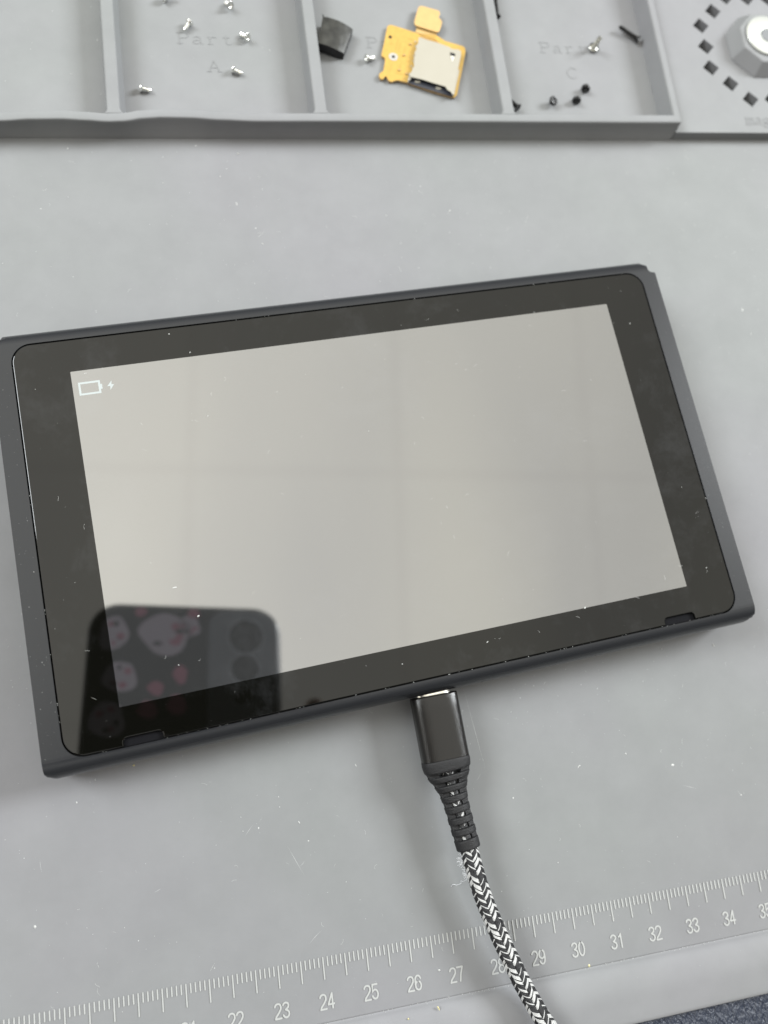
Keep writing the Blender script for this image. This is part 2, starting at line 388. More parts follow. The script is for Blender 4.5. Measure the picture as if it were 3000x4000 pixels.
# the right end leans into the panel beside it
o = mb.build('front_wall', M['sil'], MATO)
def divider(ul, ur, u2l, u2r, draft=1.0):
    a = at(ul, 425, ZT); b = at(ur, 425, ZT); x0 = a.x; x1 = b.x
    c = at(u2l, 0, ZT); d = at(u2r, 0, ZT)
    x0 = (x0 + c.x) / 2; x1 = (x1 + d.x) / 2
    # gusset shape: widens where it meets the front wall
    def outline(e, yf):
        g = 0.9
        return [(x1 + e, yt), (x0 - e, yt), (x0 - e, yf + 1.5), (x0 - e - .25, yf + .8), (x0 - e - g, yf), (x1 + e + g, yf), (x1 + e + .25, yf + .8), (x1 + e, yf + 1.5)]
    yf = bow((x0 + x1) / 2) + 2.35
    wall('divider_wall', outline(draft, yf), outline(0, yf), -0.05, ZT - .02, .4)
    return x0, x1
dv = []
for d in ((410, 468, 396, 440), (1226, 1275, 1180, 1222), (1966, 2010, 1886, 1927)): dv.append(divider(*d))
xw0 = at(2632, 450, ZT).x; xw1 = 121.7
# right end wall
wall('end_wall', [(xw0 - 1.2, yt), (xw0 - 1.2, 211.5), (xw1 + 1.3, 211.5 - 1.6), (xw1 + 1.3, yt)], [(xw0, yt), (xw0, 211.5), (xw1, 211.6 - 1.0), (xw1, yt)], -0.05, ZT - .01, .4)
# back wall of the trays beyond the frame
wall('back_wall', [(XL, 268), (xw1, 268), (xw1, 272.6), (XL, 272.6)], [(XL, 269), (xw1, 269), (xw1, 272), (XL, 272)], -0.05, ZT - .03, .4)
edges = [XL] + [v for d in dv for v in d] + [xw0]
for a, b in ((XL, dv[0][0]), (dv[0][1], dv[1][0]), (dv[1][1], dv[2][0]), (dv[2][1], xw0)):
    mb = MB(); prism(mb, [(a + .1, 212.5), (b - .1, 212.5), (b - .1, 269.5), (a + .1, 269.5)], 0.02, ZF)
    mb.build('tray_floor', M['sil'], MATO)

# raised serif lettering, monoline ribs
def serif(c):
    k = {
     'P': ([(.55, 0), (.55, 3.6)], [(0.1, 0), (1.1, 0)], [(0.1, 3.6), (1.4, 3.6)] + arc(1.45, 2.72, .95, .88, 90, -90, 8) + [(.55, 1.84)]),
     'a': (arc(.95, 1.75, .7, .65, 150, 0, 7) + [(1.65, .35), (1.85, 0), (2.15, .02)], arc(.85, .62, .72, .58, 55, 330, 10), ),
     'r': ([(.5, 0), (.5, 2.3), (.05, 2.3)], [(.05, 0), (1.05, 0)], arc(1.25, 1.55, .72, .78, 175, 45, 6)),
     't': ([(.7, 3.1), (.7, .55)] + arc(1.2, .5, .5, .5, 180, 330, 6), [(.1, 2.3), (1.45, 2.3)]),
     's': (arc(.85, 1.72, .62, .56, 35, 265, 8) + arc(.85, .60, .66, .58, 85, -150, 8),),
     'A': ([(.35, 0), (1.55, 3.6), (2.75, 0)], [(.8, 1.25), (2.3, 1.25)], [(-.05, 0), (.85, 0)], [(2.25, 0), (3.2, 0)]),
     'B': ([(.55, 0), (.55, 3.6)], [(.1, 3.6), (1.5, 3.6)] + arc(1.5, 2.75, .8, .85, 90, -90, 8) + [(.55, 1.9)], [(.1, 0), (1.5, 0)] + arc(1.5, .95, 1.0, .95, -90, 90, 8)),
     'C': (arc(1.6, 1.8, 1.45, 1.85, 40, 320, 16), [(2.68, 3.0), (2.72, 3.5)]),
     'm': ([(.45, 0), (.45, 2.3), (.05, 2.3)], [(.45, 1.7)] + arc(.95, 1.6, .5, .7, 150, 0, 6) + [(1.45, 0)], [(1.45, 1.7)] + arc(1.95, 1.6, .5, .7, 150, 0, 6) + [(2.45, 0), (2.75, 0)], [(.1, 0), (.8, 0)], [(1.15, 0), (1.75, 0)]),
     'g': (arc(1.0, 1.55, .72, .7, 0, 360, 14), [(.55, 1.0), (.4, .6), (1.5, .3)], arc(1.0, -.35, .85, .6, 60, -240, 12)),
     'n': ([(.45, 0), (.45, 2.3), (.05, 2.3)], [(.45, 1.6)] + arc(1.1, 1.55, .62, .75, 150, 0, 6) + [(1.72, 0), (2.05, 0)], [(.1, 0), (.8, 0)]),
     'e': ([(.3, 1.2), (1.75, 1.25)] + arc(1.02, 1.2, .75, 1.1, 5, 320, 14),),
     'i': ([(.5, 0), (.5, 2.3), (.1, 2.3)], [(.1, 0), (.95, 0)], [(.48, 3.1), (.52, 3.1)]),
     'c': (arc(1.0, 1.15, .8, 1.1, 45, 315, 12),),
    }
    return k[c]
def lettering(name, text, x, y, adv, zf, sx=1.0, w=.2, h=.16):
    mb = MB(); cx = 0
    for i, c in enumerate(text):
        a = adv[i] if isinstance(adv, (list, tuple)) else adv
        for q, st in enumerate(serif(c)):
            stroke(mb, [(cx + px * sx, py) for px, py in st], w, -0.03, h + .03 + .004 * q, n=4)
        cx += a
    return mb.build(name, M['sil'], MATO, (x, y, zf))
lettering('raised_word', 'Parts', -24.6, 239.2, [4.3, 4.2, 4.3, 3.9, 3.9], ZF, 1.35, .2, .09)
lettering('raised_letter', 'A', -16.9, 230.2, 4, ZF, 1.25, .2, .09)
lettering('raised_word', 'Parts', 29.6, 239.4, [4.3, 4.2, 4.3, 3.9, 3.9], ZF, 1.35, .2, .09)
lettering('raised_letter', 'B', 38.0, 230.4, 4, ZF, 1.25, .2, .09)
lettering('raised_word', 'Parts', 83.8, 239.3, [4.3, 4.2, 4.3, 3.9, 3.9], ZF, 1.35, .2, .09)
lettering('raised_letter', 'C', 91.2, 230.3, 4, ZF, 1.15, .2, .09)

# magnetic panel: plate with square holes round an octagonal block that carries a ring magnet
ZP = 3.3; PC = (158.2, 240.9)
mb = MB(); prism(mb, [(xw1 + .1, yb), (260, yb), (260, yt), (xw1 + .1, yt)], -0.05, ZP)
panel = mb.build('magnet_panel', M['sil'], MATO)
cut = MB()
hp = []
for k in range(-1, 2):
    hp += [(-19.1, 7.8 * k), (19.1, 7.8 * k)]
    hp += [(7.8 * k, -19.1), (7.8 * k, 19.1)]
for sx in (-1, 1):
    for sy in (-1, 1): hp.append((sx * 13.5, sy * 13.5))
for hx, hy in hp:
    prism(cut, [(PC[0] + hx + 2.82 * math.cos(a), PC[1] + hy + 2.82 * math.sin(a)) for a in (0, math.pi / 2, math.pi, 1.5 * math.pi)], 0.35, ZP + 2)
co = cut.build('cutter', M['sil'])
bo = panel.modifiers.new('b', 'BOOLEAN'); bo.operation = 'DIFFERENCE'; bo.object = co; bo.solver = 'EXACT'
bpy.context.view_layer.update()
bake(panel); bpy.data.objects.remove(co)
bevel(panel, .18, 2)
hole_me = None
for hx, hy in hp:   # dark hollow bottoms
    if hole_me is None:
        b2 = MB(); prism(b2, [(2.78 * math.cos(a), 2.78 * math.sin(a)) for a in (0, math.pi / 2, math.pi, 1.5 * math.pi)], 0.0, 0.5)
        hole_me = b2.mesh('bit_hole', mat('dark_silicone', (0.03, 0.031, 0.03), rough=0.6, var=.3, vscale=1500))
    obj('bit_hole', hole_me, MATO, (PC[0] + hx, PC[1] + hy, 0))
def octo(ap): return [(ap / math.cos(math.pi / 8) * math.cos(math.pi / 8 + i * math.pi / 4), ap / math.cos(math.pi / 8) * math.sin(math.pi / 8 + i * math.pi / 4)) for i in range(8)]
mb = MB(); prism(mb, octo(11.4), 0, 4.2, 0, octo(8.75)); o = mb.build('magnet_block', M['sil'], MATO, (PC[0], PC[1], ZP - .02)); bevel(o, .3, 2)
mb = MB(); lathe(mb, [(7.0, 0), (7.2, .15), (7.2, .5), (6.95, .7), (3.0, .78), (2.35, .6), (2.2, .25)], 48)
o = mb.build('ring_magnet', M['magnet'], MATO, (PC[0] - .2, PC[1] + .4, ZP + 4.18))
mb = MB(); lathe(mb, [(2.25, 0), (2.25, .66), (2.0, .68)], 32); mb.build('ring_centre', mat('grey_hub', (0.12, 0.125, 0.13), rough=.4), o, (0, 0, 0))
lettering('raised_word', 'magnetic', 146.6, 212.7, [3.4, 2.75, 2.7, 2.8, 2.6, 2.0, 1.4, 2.4], ZP, 1.12, .24, .12)

# ------------------------------------------------------------------ handheld console
DX, DY, DA = 16.687, 104.516, 0.08502929
DEV = empty('handheld_console', (DX, DY, 0), (0, 0, DA), label='black handheld game console lying screen up with its controllers taken off', cat='game console')
def dv2w(x, y, z=0):
    c, s = math.cos(DA), math.sin(DA); return Vector((DX + c * x - s * y, DY + s * x + c * y, z))
def w2dv(p):
    c, s = math.cos(DA), math.sin(DA); a, b = p.x - DX, p.y - DY; return (c * a + s * b, -s * a + c * b)
H = 13.9; Y0, Y1 = -50.5, 51.0
def body_profile():
    p = []
    for i in range(15):   # front edge roll: superellipse
        t = math.radians(90 * i / 14); p.append((Y0 + 4.3 - 4.3 * math.sin(t) ** .9, H - 5.6 + 5.6 * math.cos(t) ** .85 if math.cos(t) > 1e-6 else H - 5.6))
    for i in range(9):
        t = math.radians(90 * i / 8); p.append((Y0 + 3.6 - 3.6 * math.cos(t), 3.9 - 3.9 * math.sin(t)))
    q = [(Y0 + Y1 - y, z) for y, z in p][::-1]
    return p + q
prof = body_profile()
# sections along x so that the corners step in near the ends
mb = MB(); XE = 85.45
def section(x, y_hi=None, shave=0.0):
    out = []
    for y, z in prof:
        if y_hi is not None: y = min(y, y_hi)
        if shave and y < -20: y = max(y, Y0 + shave)
        out.append((x, y, z))
    return out
rings = [section(-XE, 45.9, 1.5), section(-XE + .35, 46.1, .9), section(-84.2, 46.3, .3), section(-83.75, 46.8, .1), section(-83.6, 48.6), section(-82.6, 50.2), section(-81.6)]
rings += [section(x) for x in (-40, 0, 40)]
rings += [section(81.6), section(82.6, 50.2), section(83.6, 48.6), section(83.75, 46.8, .1), section(84.2, 46.3, .3), section(XE - .35, 46.1, .9), section(XE, 45.9, 1.5)]
loft(mb, rings, 0, True)
shell = mb.build('shell', M['body'], DEV)
ct = MB(); prism(ct, rrect(-81.05, 81.05, -47.1, 46.85, 4.6, 10), H - 1.4, H + 3); co = ct.build('cutter', M['body'], DEV)
bpy.context.view_layer.update()
bo = shell.modifiers.new('b', 'BOOLEAN'); bo.object = co; bo.operation = 'DIFFERENCE'; bo.solver = 'EXACT'
bake(shell); bpy.data.objects.remove(co)
for p in shell.data.polygons: p.use_smooth = not (abs(p.normal.z) > .9985 or abs(p.normal.x) > .95)
shell.data.set_sharp_from_angle(angle=math.radians(38))
for p in shell.data.polygons:
    if abs(p.normal.z) > .9985 or abs(p.normal.x) > .95: p.use_smooth = False
mb = MB(); prism(mb, rrect(-81.03, 81.03, -47.08, 46.83, 4.6, 10), H - 1.45, H - 1.3); mb.build('seam_gasket', M['groove'], DEV)
# cover glass with a notch at each speaker
r0 = rrect(-80.75, 80.75, -46.8, 46.55, 4.3, 10)
def notch(xa, xb):
    yb_, yt_, r = -46.8, -45.1, .9
    pts = [(xa, yb_)] + [(xa + r - r * math.cos(math.radians(t)), yt_ - r + r * math.sin(math.radians(t))) for t in (0, 30, 60, 90)]
    pts += [(xb - r + r * math.sin(math.radians(t)), yt_ - r + r * math.cos(math.radians(t))) for t in (0, 30, 60, 90)] + [(xb, yb_)]
    return pts
outl = []
for i, p in enumerate(r0):
    outl.append(p)
    if i == 32: outl += notch(-68.9, -60.6) + notch(60.3, 68.6)
mb = MB(); n = len(outl)
def inset(poly, d):
    out = []
    for i, p in enumerate(poly):
        a = Vector(poly[i - 1]); b = Vector(p); c = Vector(poly[(i + 1) % len(poly)])
        d1 = (b - a); d2 = (c - b)
        if d1.length < 1e-6: d1 = d2
        if d2.length < 1e-6: d2 = d1
        d1.normalize(); d2.normalize(); nn = Vector((-(d1.y + d2.y), d1.x + d2.x))
        if nn.length < 1e-6: nn = Vector((-d1.y, d1.x))
        nn.normalize(); out.append((b.x + nn.x * d, b.y + nn.y * d))
    return out
ZG = H + 0.10
o2 = inset(outl, .10); o3 = inset(outl, .22)
v = [(x, y, H - 1.25) for x, y in outl] + [(x, y, ZG - .16) for x, y in outl] + [(x, y, ZG - .04) for x, y in o2] + [(x, y, ZG) for x, y in o3]
f = [(k * n + i, k * n + (i + 1) % n, (k + 1) * n + (i + 1) % n, (k + 1) * n + i) for k in range(3) for i in range(n)]
mb.add(v, f, 0)
tr = tessellate_polygon([[Vector((x, y, 0)) for x, y in o3]])
mb.add(v, [tuple(3 * n + i for i in t) for t in tr], 0)
mb.build('cover_glass', M['bezel'], DEV)
for xa, xb in ((-68.9, -60.6), (60.3, 68.6)):
    mb = MB(); box(mb, xa - .3, xb + .3, -46.95, -44.9, H - 1.28, H - .75); mb.build('speaker_slot', M['speaker'], DEV)
SW, SH = 137.2, 77.2
mb = MB(); prism(mb, rrect(-SW / 2, SW / 2, -SH / 2, SH / 2, .12, 2), ZG - .03, ZG + .004)
disp = mb.build('display', M['display'], DEV)
mb = MB(); mb.add([(-SW/2-.45, -SH/2-.45, 0)], []);
ZI = ZG + .008
def flat(mb, poly, z):
    tr = tessellate_polygon([[Vector((x, y, 0)) for x, y in poly]]); mb.add([(x, y, z) for x, y in poly], [tuple(t) for t in tr])
mb = MB()
X0, X1, YA, YB, T = -67.3, -62.45, 32.5, 35.7, .46
for a, b, c, d in ((X0, X1, YB - T, YB), (X0, X1, YA, YA + T), (X0, X0 + T, YA + T, YB - T), (X1 - T, X1, YA + T, YB - T), (X1, X1 + .38, 33.5, 34.7)):
    flat(mb, [(a, c), (b, c), (b, d), (a, d)], ZI)
mb.build('battery_icon', M['icon'], disp, fix=False)
mb = MB(); flat(mb, [(-59.85, 35.25), (-60.95, 33.95), (-60.3, 33.9), (-60.4, 32.95), (-59.4, 34.25), (-60.0, 34.3)], ZI); mb.build('charging_bolt', M['icon'], disp, fix=False)
for oo in disp.children:
    me = oo.data
    if me.polygons[0].normal.z < 0: me.flip_normals()

# ------------------------------------------------------------------ charging cable
CAB = empty('charging_cable', (0, 0, 0), label='black and white braided cable plugged into the lower side of the console', cat='cable')
ZC = 6.9
# axis of the plug in world mm
A0 = dv2w(.8, -50.4, ZC); A1 = dv2w(.35, -65.7, ZC); A2 = dv2w(.3, -72, ZC); A3 = dv2w(1.25, -86.2, ZC)
def sup(c, ax, w, h, e=2.6, n=40, up=Vector((0, 0, 1))):
    side = ax.cross(up).normalized(); upv = side.cross(ax).normalized(); out = []
    for i in range(n):
        t = 2 * math.pi * i / n; ct, st = math.cos(t), math.sin(t)
        out.append(tuple(c + side * (w / 2 * math.copysign(abs(ct) ** (2 / e), ct)) + upv * (h / 2 * math.copysign(abs(st) ** (2 / e), st))))
    return out
ax = (A1 - A0).normalized()
mb = MB(); loft(mb, [sup(A0 - ax * .5, ax, 8.3, 2.5, 2.4), sup(A0 + ax * .9, ax, 8.3, 2.5, 2.4)], 0, True); mb.build('metal_tip', M['plugsteel'], CAB)
mb = MB()
PW, PH = 11.3, 6.6
rings = []
LEN = (A1 - A0).length
for s, k in ((.55, .90), (.58, .965), (.7, .99), (.95, 1.0), (4, 1.0), (LEN * .6, 1.0), (LEN, 1.0)):
    rings.append(sup(A0 + ax * s, ax, PW * k - .1, PH * (k ** 2) - .05, 3.6, 56))
loft(mb, rings, 0, True); o = mb.build('plug_housing', M['anod'], CAB); o.data.set_sharp_from_angle(angle=math.radians(50))
# rubber strain relief along a gently bent axis
def bez(t):
    p0, p1, p2, p3 = A1, A1 + ax * 5, A3 - (A3 - A2).normalized() * 7, A3
    return p0 * (1 - t) ** 3 + p1 * 3 * t * (1 - t) ** 2 + p2 * 3 * t * t * (1 - t) + p3 * t ** 3
RL = 20.6
def wid(s):    # width, height along the relief (s = mm from the housing)
    pts = [(0, 11.3, 6.7), (1.2, 11.5, 6.75), (2.6, 11.2, 6.6), (4.2, 10.3, 6.4), (5.8, 8.8, 6.0), (7.6, 7.3, 5.6), (9.6, 6.35, 5.3), (12, 5.95, 5.2), (16, 5.8, 5.15), (20.6, 5.6, 5.1)]
    for (a, b, c), (d, e, g) in zip(pts, pts[1:]):
        if s <= d: t = (s - a) / (d - a); return b + (e - b) * t, c + (g - c) * t
    return pts[-1][1:]
def sect(s, dw=0, dh=0, n=40):
    t = min(max(s / RL, 0), 1); c = bez(t); d = (bez(min(t + .01, 1)) - bez(max(t - .01, 0))).normalized(); w, h = wid(s)
    e = 3.2 - 1.0 * min(1, s / 9); return sup(c, d, w + dw, h + dh, e, n)
def band(name, a, b, n=5):
    mb = MB(); R_ = []
    for s, k in [(a, -.5), (a + .06, -.16), (a + .2, 0)] + [(a + .2 + (b - a - .4) * i / n, 0) for i in range(1, n)] + [(b - .2, 0), (b - .06, -.16), (b, -.5)]:
        R_.append(sect(s, k, k))
    loft(mb, R_, 0, True); o = mb.build(name, M['rubber'], CAB); return o
band('relief_collar', 0.02, 3.35, 6)
slot = .92; s = 3.35 + slot; k = 0
while k < 7:
    e = s + (1.42 if k < 6 else 1.75)
    if k == 6: e = RL
    band('relief_ring', s, e)
    s = e + slot; k += 1
# side rails that tie the rings together, left and right of the openings
for sg in (-1, 1):
    mb = MB(); R_ = []
    for i in range(26):
        s_ = 3 + 16.2 * i / 25; t = s_ / RL; c = bez(t); d = (bez(min(t + .01, 1)) - bez(max(t - .01, 0))).normalized(); w, h = wid(s_)
        side = d.cross(Vector((0, 0, 1))).normalized(); wi = max(1.5, w / 2 - 2.6) if s_ < 8 else 1.25
        wo_ = w / 2 - .32
        R_.append([tuple(c + side * sg * x + Vector((0, 0, z))) for x, z in ((wi, -h * .30), (wo_, -h * .20), (wo_, h * .20), (wi, h * .30))])
    loft(mb, R_, 0, False); mb.build('relief_rail', M['rubber'], CAB)

# braided sleeve: path through the points seen in the photograph
pp = [bez(.1), bez(.3), bez(.55), bez(.8), bez(1.0)]
for (u, v, z) in ((1860, 3419, 6.7), (1892, 3515, 6.3), (1932, 3613, 6.0), (1990, 3739, 5.7), (2054, 3866, 5.4), (2130, 3995, 5.3)):
    pp.append(at(u, v, z))
dl = (pp[-1] - pp[-2]).normalized(); dl2 = (dl + Vector((.12, 0, 0))).normalized()
pp += [pp[-1] + dl2 * 9, pp[-1] + dl2 * 18 + Vector((1.5, 0, -.3)), pp[-1] + dl2 * 28 + Vector((4.5, 0, -.9))]
def catmull(P, per=24):
    out = []
    for i in range(len(P) - 1):
        p0 = P[max(i - 1, 0)]; p1 = P[i]; p2 = P[i + 1]; p3 = P[min(i + 2, len(P) - 1)]
        for k in range(per):
            t = k / per
            out.append(.5 * ((2 * p1) + (p2 - p0) * t + (2 * p0 - 5 * p1 + 4 * p2 - p3) * t * t + (3 * p1 - p0 - 3 * p2 + p3) * t ** 3))
    out.append(P[-1]); return out
cp = catmull(pp); L = [0]
for a, b in zip(cp, cp[1:]): L.append(L[-1] + (b - a).length)
TOT = L[-1]
import bisect
def frame(s):
    s = min(max(s, 0), TOT - 1e-6); i = min(bisect.bisect_right(L, s) - 1, len(cp) - 2); t = (s - L[i]) / (L[i + 1] - L[i])
    c = cp[i].lerp(cp[i + 1], t); d0 = (cp[min(i + 1, len(cp) - 1)] - cp[max(i - 1, 0)]).normalized(); d1 = (cp[min(i + 2, len(cp) - 1)] - cp[i]).normalized()
    d = d0.lerp(d1, t).normalized(); side = d.cross(Vector((0, 0, 1))).normalized(); return c, d, side, side.cross(d).normalized()
RB = 1.78; NCAR = 8; PITCH = 10.6; YN = 4
rng = random.Random(5)
RSE = sum((pp[i + 1] - pp[i]).length for i in range(4)) - .3
ds = .22; NS = int(TOT / ds)
FR = [frame(i * ds) for i in range(NS + 1)]
mb = MB()
PATS = [(0, 0, 0, 1), (0, 0, 0, 1), (1, 1, 0, 0), (0, 0, 0, 0), (1, 1, 0, 0), (0, 0, 1, 1), (1, 0, 0, 0), (1, 1, 1, 0)]
OFF = 0.30
for dirn in (-1, 1):
    for c in range(NCAR):
        th0 = 2 * math.pi * (c + (.25 if dirn > 0 else 0)) / NCAR
        pat = PATS[(c * 3 + (2 if dirn > 0 else 0)) % 8]
        for y in range(YN):
            offw = (y - (YN - 1) / 2) * 0.235
            mi = pat[y]; v = []; f = []; NSID = 5
            jr = rng.uniform(-.02, .02)
            for i in range(NS + 1):
                s_ = i * ds; C_, d_, sd, up = FR[i]
                th = th0 + dirn * 2 * math.pi * s_ / PITCH
                # width direction is across the strand, on the cylinder surface
                k = 2 * math.pi * RB / PITCH; nl = math.hypot(1, k)
                # shift: along angle by offw/nl , along axis by -dirn*offw*k/nl
                tha = th + offw / nl / RB
                sa = -dirn * offw * k / nl
                ph = math.cos(4 * (tha + OFF)) * dirn
                rr = RB * (.74 if s_ < RSE else 1) + .17 * max(-1, min(1, 1.9 * ph)) + .07 * (1 - (abs(offw) / .4) ** 2) + jr + .015 * noise.noise(Vector((s_ * 1.5, y * 3.1 + c, dirn * 5)))
                er = up * math.cos(tha) + sd * math.sin(tha); et = -up * math.sin(tha) + sd * math.cos(tha)
                tang = (et * dirn * k + d_).normalized(); wd = er.cross(tang).normalized()
                cc = C_ + d_ * sa + er * rr
                for q in range(NSID):
                    a = 2 * math.pi * q / NSID + .3
                    v.append(cc + wd * (.15 * math.cos(a)) + er * (.12 * math.sin(a)))
            for i in range(NS):
                for q in range(NSID):
                    f.append((i * NSID + q, i * NSID + (q + 1) % NSID, (i + 1) * NSID + (q + 1) % NSID, (i + 1) * NSID + q))
            mb.add(v, f, mi, True)
sl = mb.build('braided_sleeve', [M['yarnk'], M['yarnw']], CAB, fix=False); sl['kind'] = 'stuff'
bm = bmesh.new(); bm.from_mesh(sl.data); bmesh.ops.recalc_face_normals(bm, faces=bm.faces); bm.to_mesh(sl.data); bm.free()
mb = MB(); R_ = []
for i in range(0, NS + 1, 3):
    C_, d_, sd, up = FR[i]; R_.append([tuple(C_ + (up * math.cos(a) + sd * math.sin(a)) * (RB - .16)) for a in [2 * math.pi * q / 16 for q in range(16)]])
loft(mb, R_, 0, True); mb.build('cable_core', M['cable_core'], CAB)

# loose fibres by the end of the relief
def thread(name, pts, r, m, parent=None):
    P = catmull(pts, 6); mb = MB(); R_ = []
    for i, p in enumerate(P):
        d = (P[min(i + 1, len(P) - 1)] - P[max(i - 1, 0)]).normalized(); sd = d.cross(Vector((0, 0, 1)));
        if sd.length < 1e-4: sd = Vector((1, 0, 0))
        sd.normalize(); up = sd.cross(d); R_.append([tuple(p + (sd * math.cos(a) + up * math.sin(a)) * r) for a in (0, 2.1, 4.2)])
    loft(mb, R_, 0, True); return mb.build(name, m, parent)
lp = [(1827, 3428, 6), (1818, 3438, 5), (1808, 3443, 3.5), (1800, 3440, 2.2), (1801, 3450, 1.2), (1792, 3455, .8), (1783, 3457, .5), (1775, 3455, .3), (1768, 3456, .2), (1762, 3463, .12)]
o = thread('lint_fibre', [at(u, v, z) for u, v, z in lp], .05, M['lint']); tag(o, 'long curled white fibre trailing from the left side of the braided cable', 'lint')
mb = MB(); rng = random.Random(11)
def fuzz(mb, u, v, z, n, l):
    base = at(u, v, z)
    for _ in range(n):
        a = rng.uniform(2.2, 4.2); d = Vector((math.cos(a), math.sin(a), rng.uniform(-.4, .3))); p = base + Vector((rng.uniform(-.1, .3), rng.uniform(-.8, .8), rng.uniform(-.3, .3)))
        pts = [p]
        for k in range(5):
            d = (d + Vector((rng.uniform(-.6, .6), rng.uniform(-.6, .6), rng.uniform(-.4, .4)))).normalized(); pts.append(pts[-1] + d * l / 5)
        for a_, b_ in zip(pts, pts[1:]):
            dd = (b_ - a_).normalized(); sd = dd.cross(Vector((0, 0, 1))).normalized() * .02
            mb.add([a_ - sd, a_ + sd, b_ + sd, b_ - sd], [(0, 1, 2, 3)])
fuzz(mb, 1806, 3358, 6, 26, 1.5); fuzz(mb, 1824, 3412, 6, 26, 1.2)
o = mb.build('fuzz', M['lint'], CAB, fix=False); o['kind'] = 'stuff'

# ------------------------------------------------------------------ small things in the trays
# memory card reader board
def P2(u, v, z): p = at(u, v, z); return (p.x, p.y)
def crop2(x, y): return (1450 + x * .2411, y * .2411)
ZB = ZF + 1.0
RB_ = empty('card_reader_board', at(*crop2(800, 900), ZB), label='amber circuit board with a pale metal card slot lying in the tray marked B', cat='circuit board')
org = RB_.location / MM
def pts2(lst, z): return [tuple(a - b for a, b in zip(P2(*crop2(x, y), z), (org.x, org.y))) for x, y in lst]
base_px = [(262, 425), (300, 402), (345, 408), (520, 462), (700, 520), (780, 545), (1040, 560), (1120, 610), (1200, 665), (1480, 745), (1520, 775), (1528, 830), (1500, 990), (1392, 1530), (1350, 1575), (1290, 1562),
           (1000, 1480), (700, 1375), (590, 1335), (440, 1300), (395, 1302), (330, 1325), (290, 1310), (262, 1272), (255, 1245), (235, 1232), (215, 1245), (195, 1282), (155, 1280), (128, 1240), (135, 1190), (200, 1145), (228, 960), (215, 930), (178, 912), (165, 890), (190, 780)]
bp = pts2(base_px, ZB)
def plate(name, poly, z0, z1, m, medge=None, parent=RB_, bev=.05):
    mb = MB(); k = len(poly)
    v = [(x, y, z0) for x, y in poly] + [(x, y, z1) for x, y in poly]
    mb.add(v, [(i, (i + 1) % k, k + (i + 1) % k, k + i) for i in range(k)], 1 if medge else 0)
    tr = tessellate_polygon([[Vector((x, y, 0)) for x, y in poly]])
    mb.add(v, [tuple(t) for t in tr]); mb.add(v, [tuple(k + i for i in t) for t in tr])
    return mb.build(name, [m, medge] if medge else m, parent)
plate('board', bp, -.75, 0, M['pcb'], M['edge'])
flexp = pts2([(715, 390), (735, 440), (730, 480), (715, 515), (790, 548), (1035, 575), (1060, 560), (1040, 520), (1010, 480)], ZB)
plate('flex_neck', flexp, .02, .10, M['flex'])
tabp = pts2([(700, 350), (708, 310), (735, 215), (760, 130), (785, 98), (820, 92), (1080, 165), (1112, 190), (1115, 225), (1095, 280), (1140, 330), (1150, 360), (1140, 400), (1105, 505), (1080, 518), (1040, 512), (735, 415), (708, 395)], ZB + .8)
plate('connector_tab', tabp, .3, .75, M['flex'])
for k in range(9):   # printed conductors
    x = 770 + 30 * k
    q = pts2([(x, 545 + 8 * k), (x + 8, 545 + 8 * k), (x + 118, 690 + 6 * k), (x + 106, 690 + 6 * k)], ZB); plate('trace', q, .005, .03 + .001 * k, M['trace'])
for x, y, w, h in ((430, 640, 8, 190), (470, 700, 8, 150), (545, 760, 8, 160), (590, 620, 90, 7), (330, 1030, 7, 130), (480, 1010, 7, 120), (400, 1180, 150, 7), (560, 980, 70, 7), (300, 700, 60, 7)):
    plate('trace', pts2([(x, y), (x + w, y + w * .27), (x + w - h * .22, y + h + w * .27), (x - h * .22, y + h)], ZB), .004, .022, mat('faint_trace', (0.33, 0.17, 0.03), rough=.45))
for x, y in ((520, 880), (440, 1120), (620, 700), (560, 1180)):
    plate('chip', pts2([(x, y), (x + 34, y + 9), (x + 29, y + 27), (x - 5, y + 18)], ZB + .2), .01, .3, mat('chip_tan', (0.30, 0.2, 0.09), rough=.5))
q = pts2([(730, 425), (1035, 515), (1040, 530), (728, 440)], ZB); plate('trace', q, .12, .16, M['trace'])
# metal shell of the slot: bent sheet with scalloped left edge and an open mouth
shell_px = [(770, 610), (800, 600), (900, 640), (1080, 690), (1270, 760), (1300, 790), (1420, 800), (1455, 830), (1455, 900), (1400, 1160), (1345, 1520), (1322, 1535), (1290, 1480), (1240, 1455), (1205, 1400), (1120, 1375), (1000, 1340), (850, 1290), (680, 1250), (640, 1245), (615, 1200), (655, 1160), (672, 1110), (665, 1090), (700, 1080), (690, 1020), (700, 960), (690, 930), (715, 900), (702, 850), (735, 790), (728, 740), (760, 700)]
sp = pts2(shell_px, ZB + 1.3)
plate('slot_shell', sp, 1.05, 1.25, M['metal_shell'])
mouth = pts2([(640, 1262), (660, 1235), (1250, 1430), (1330, 1550), (1300, 1560), (1000, 1470), (660, 1360), (590, 1330)], ZB + .2)
plate('slot_mouth', mouth, .03, .16, mat('slot_black', (0.02, 0.022, 0.03), rough=.4))
for x, y in ((745, 1330), (1085, 1435)):
    q = pts2([(x - 45, y - 18), (x + 35, y - 10), (x + 50, y + 25), (x - 30, y + 22)], ZB); plate('slot_contact', q, .17, .3, M['metal_shell'])
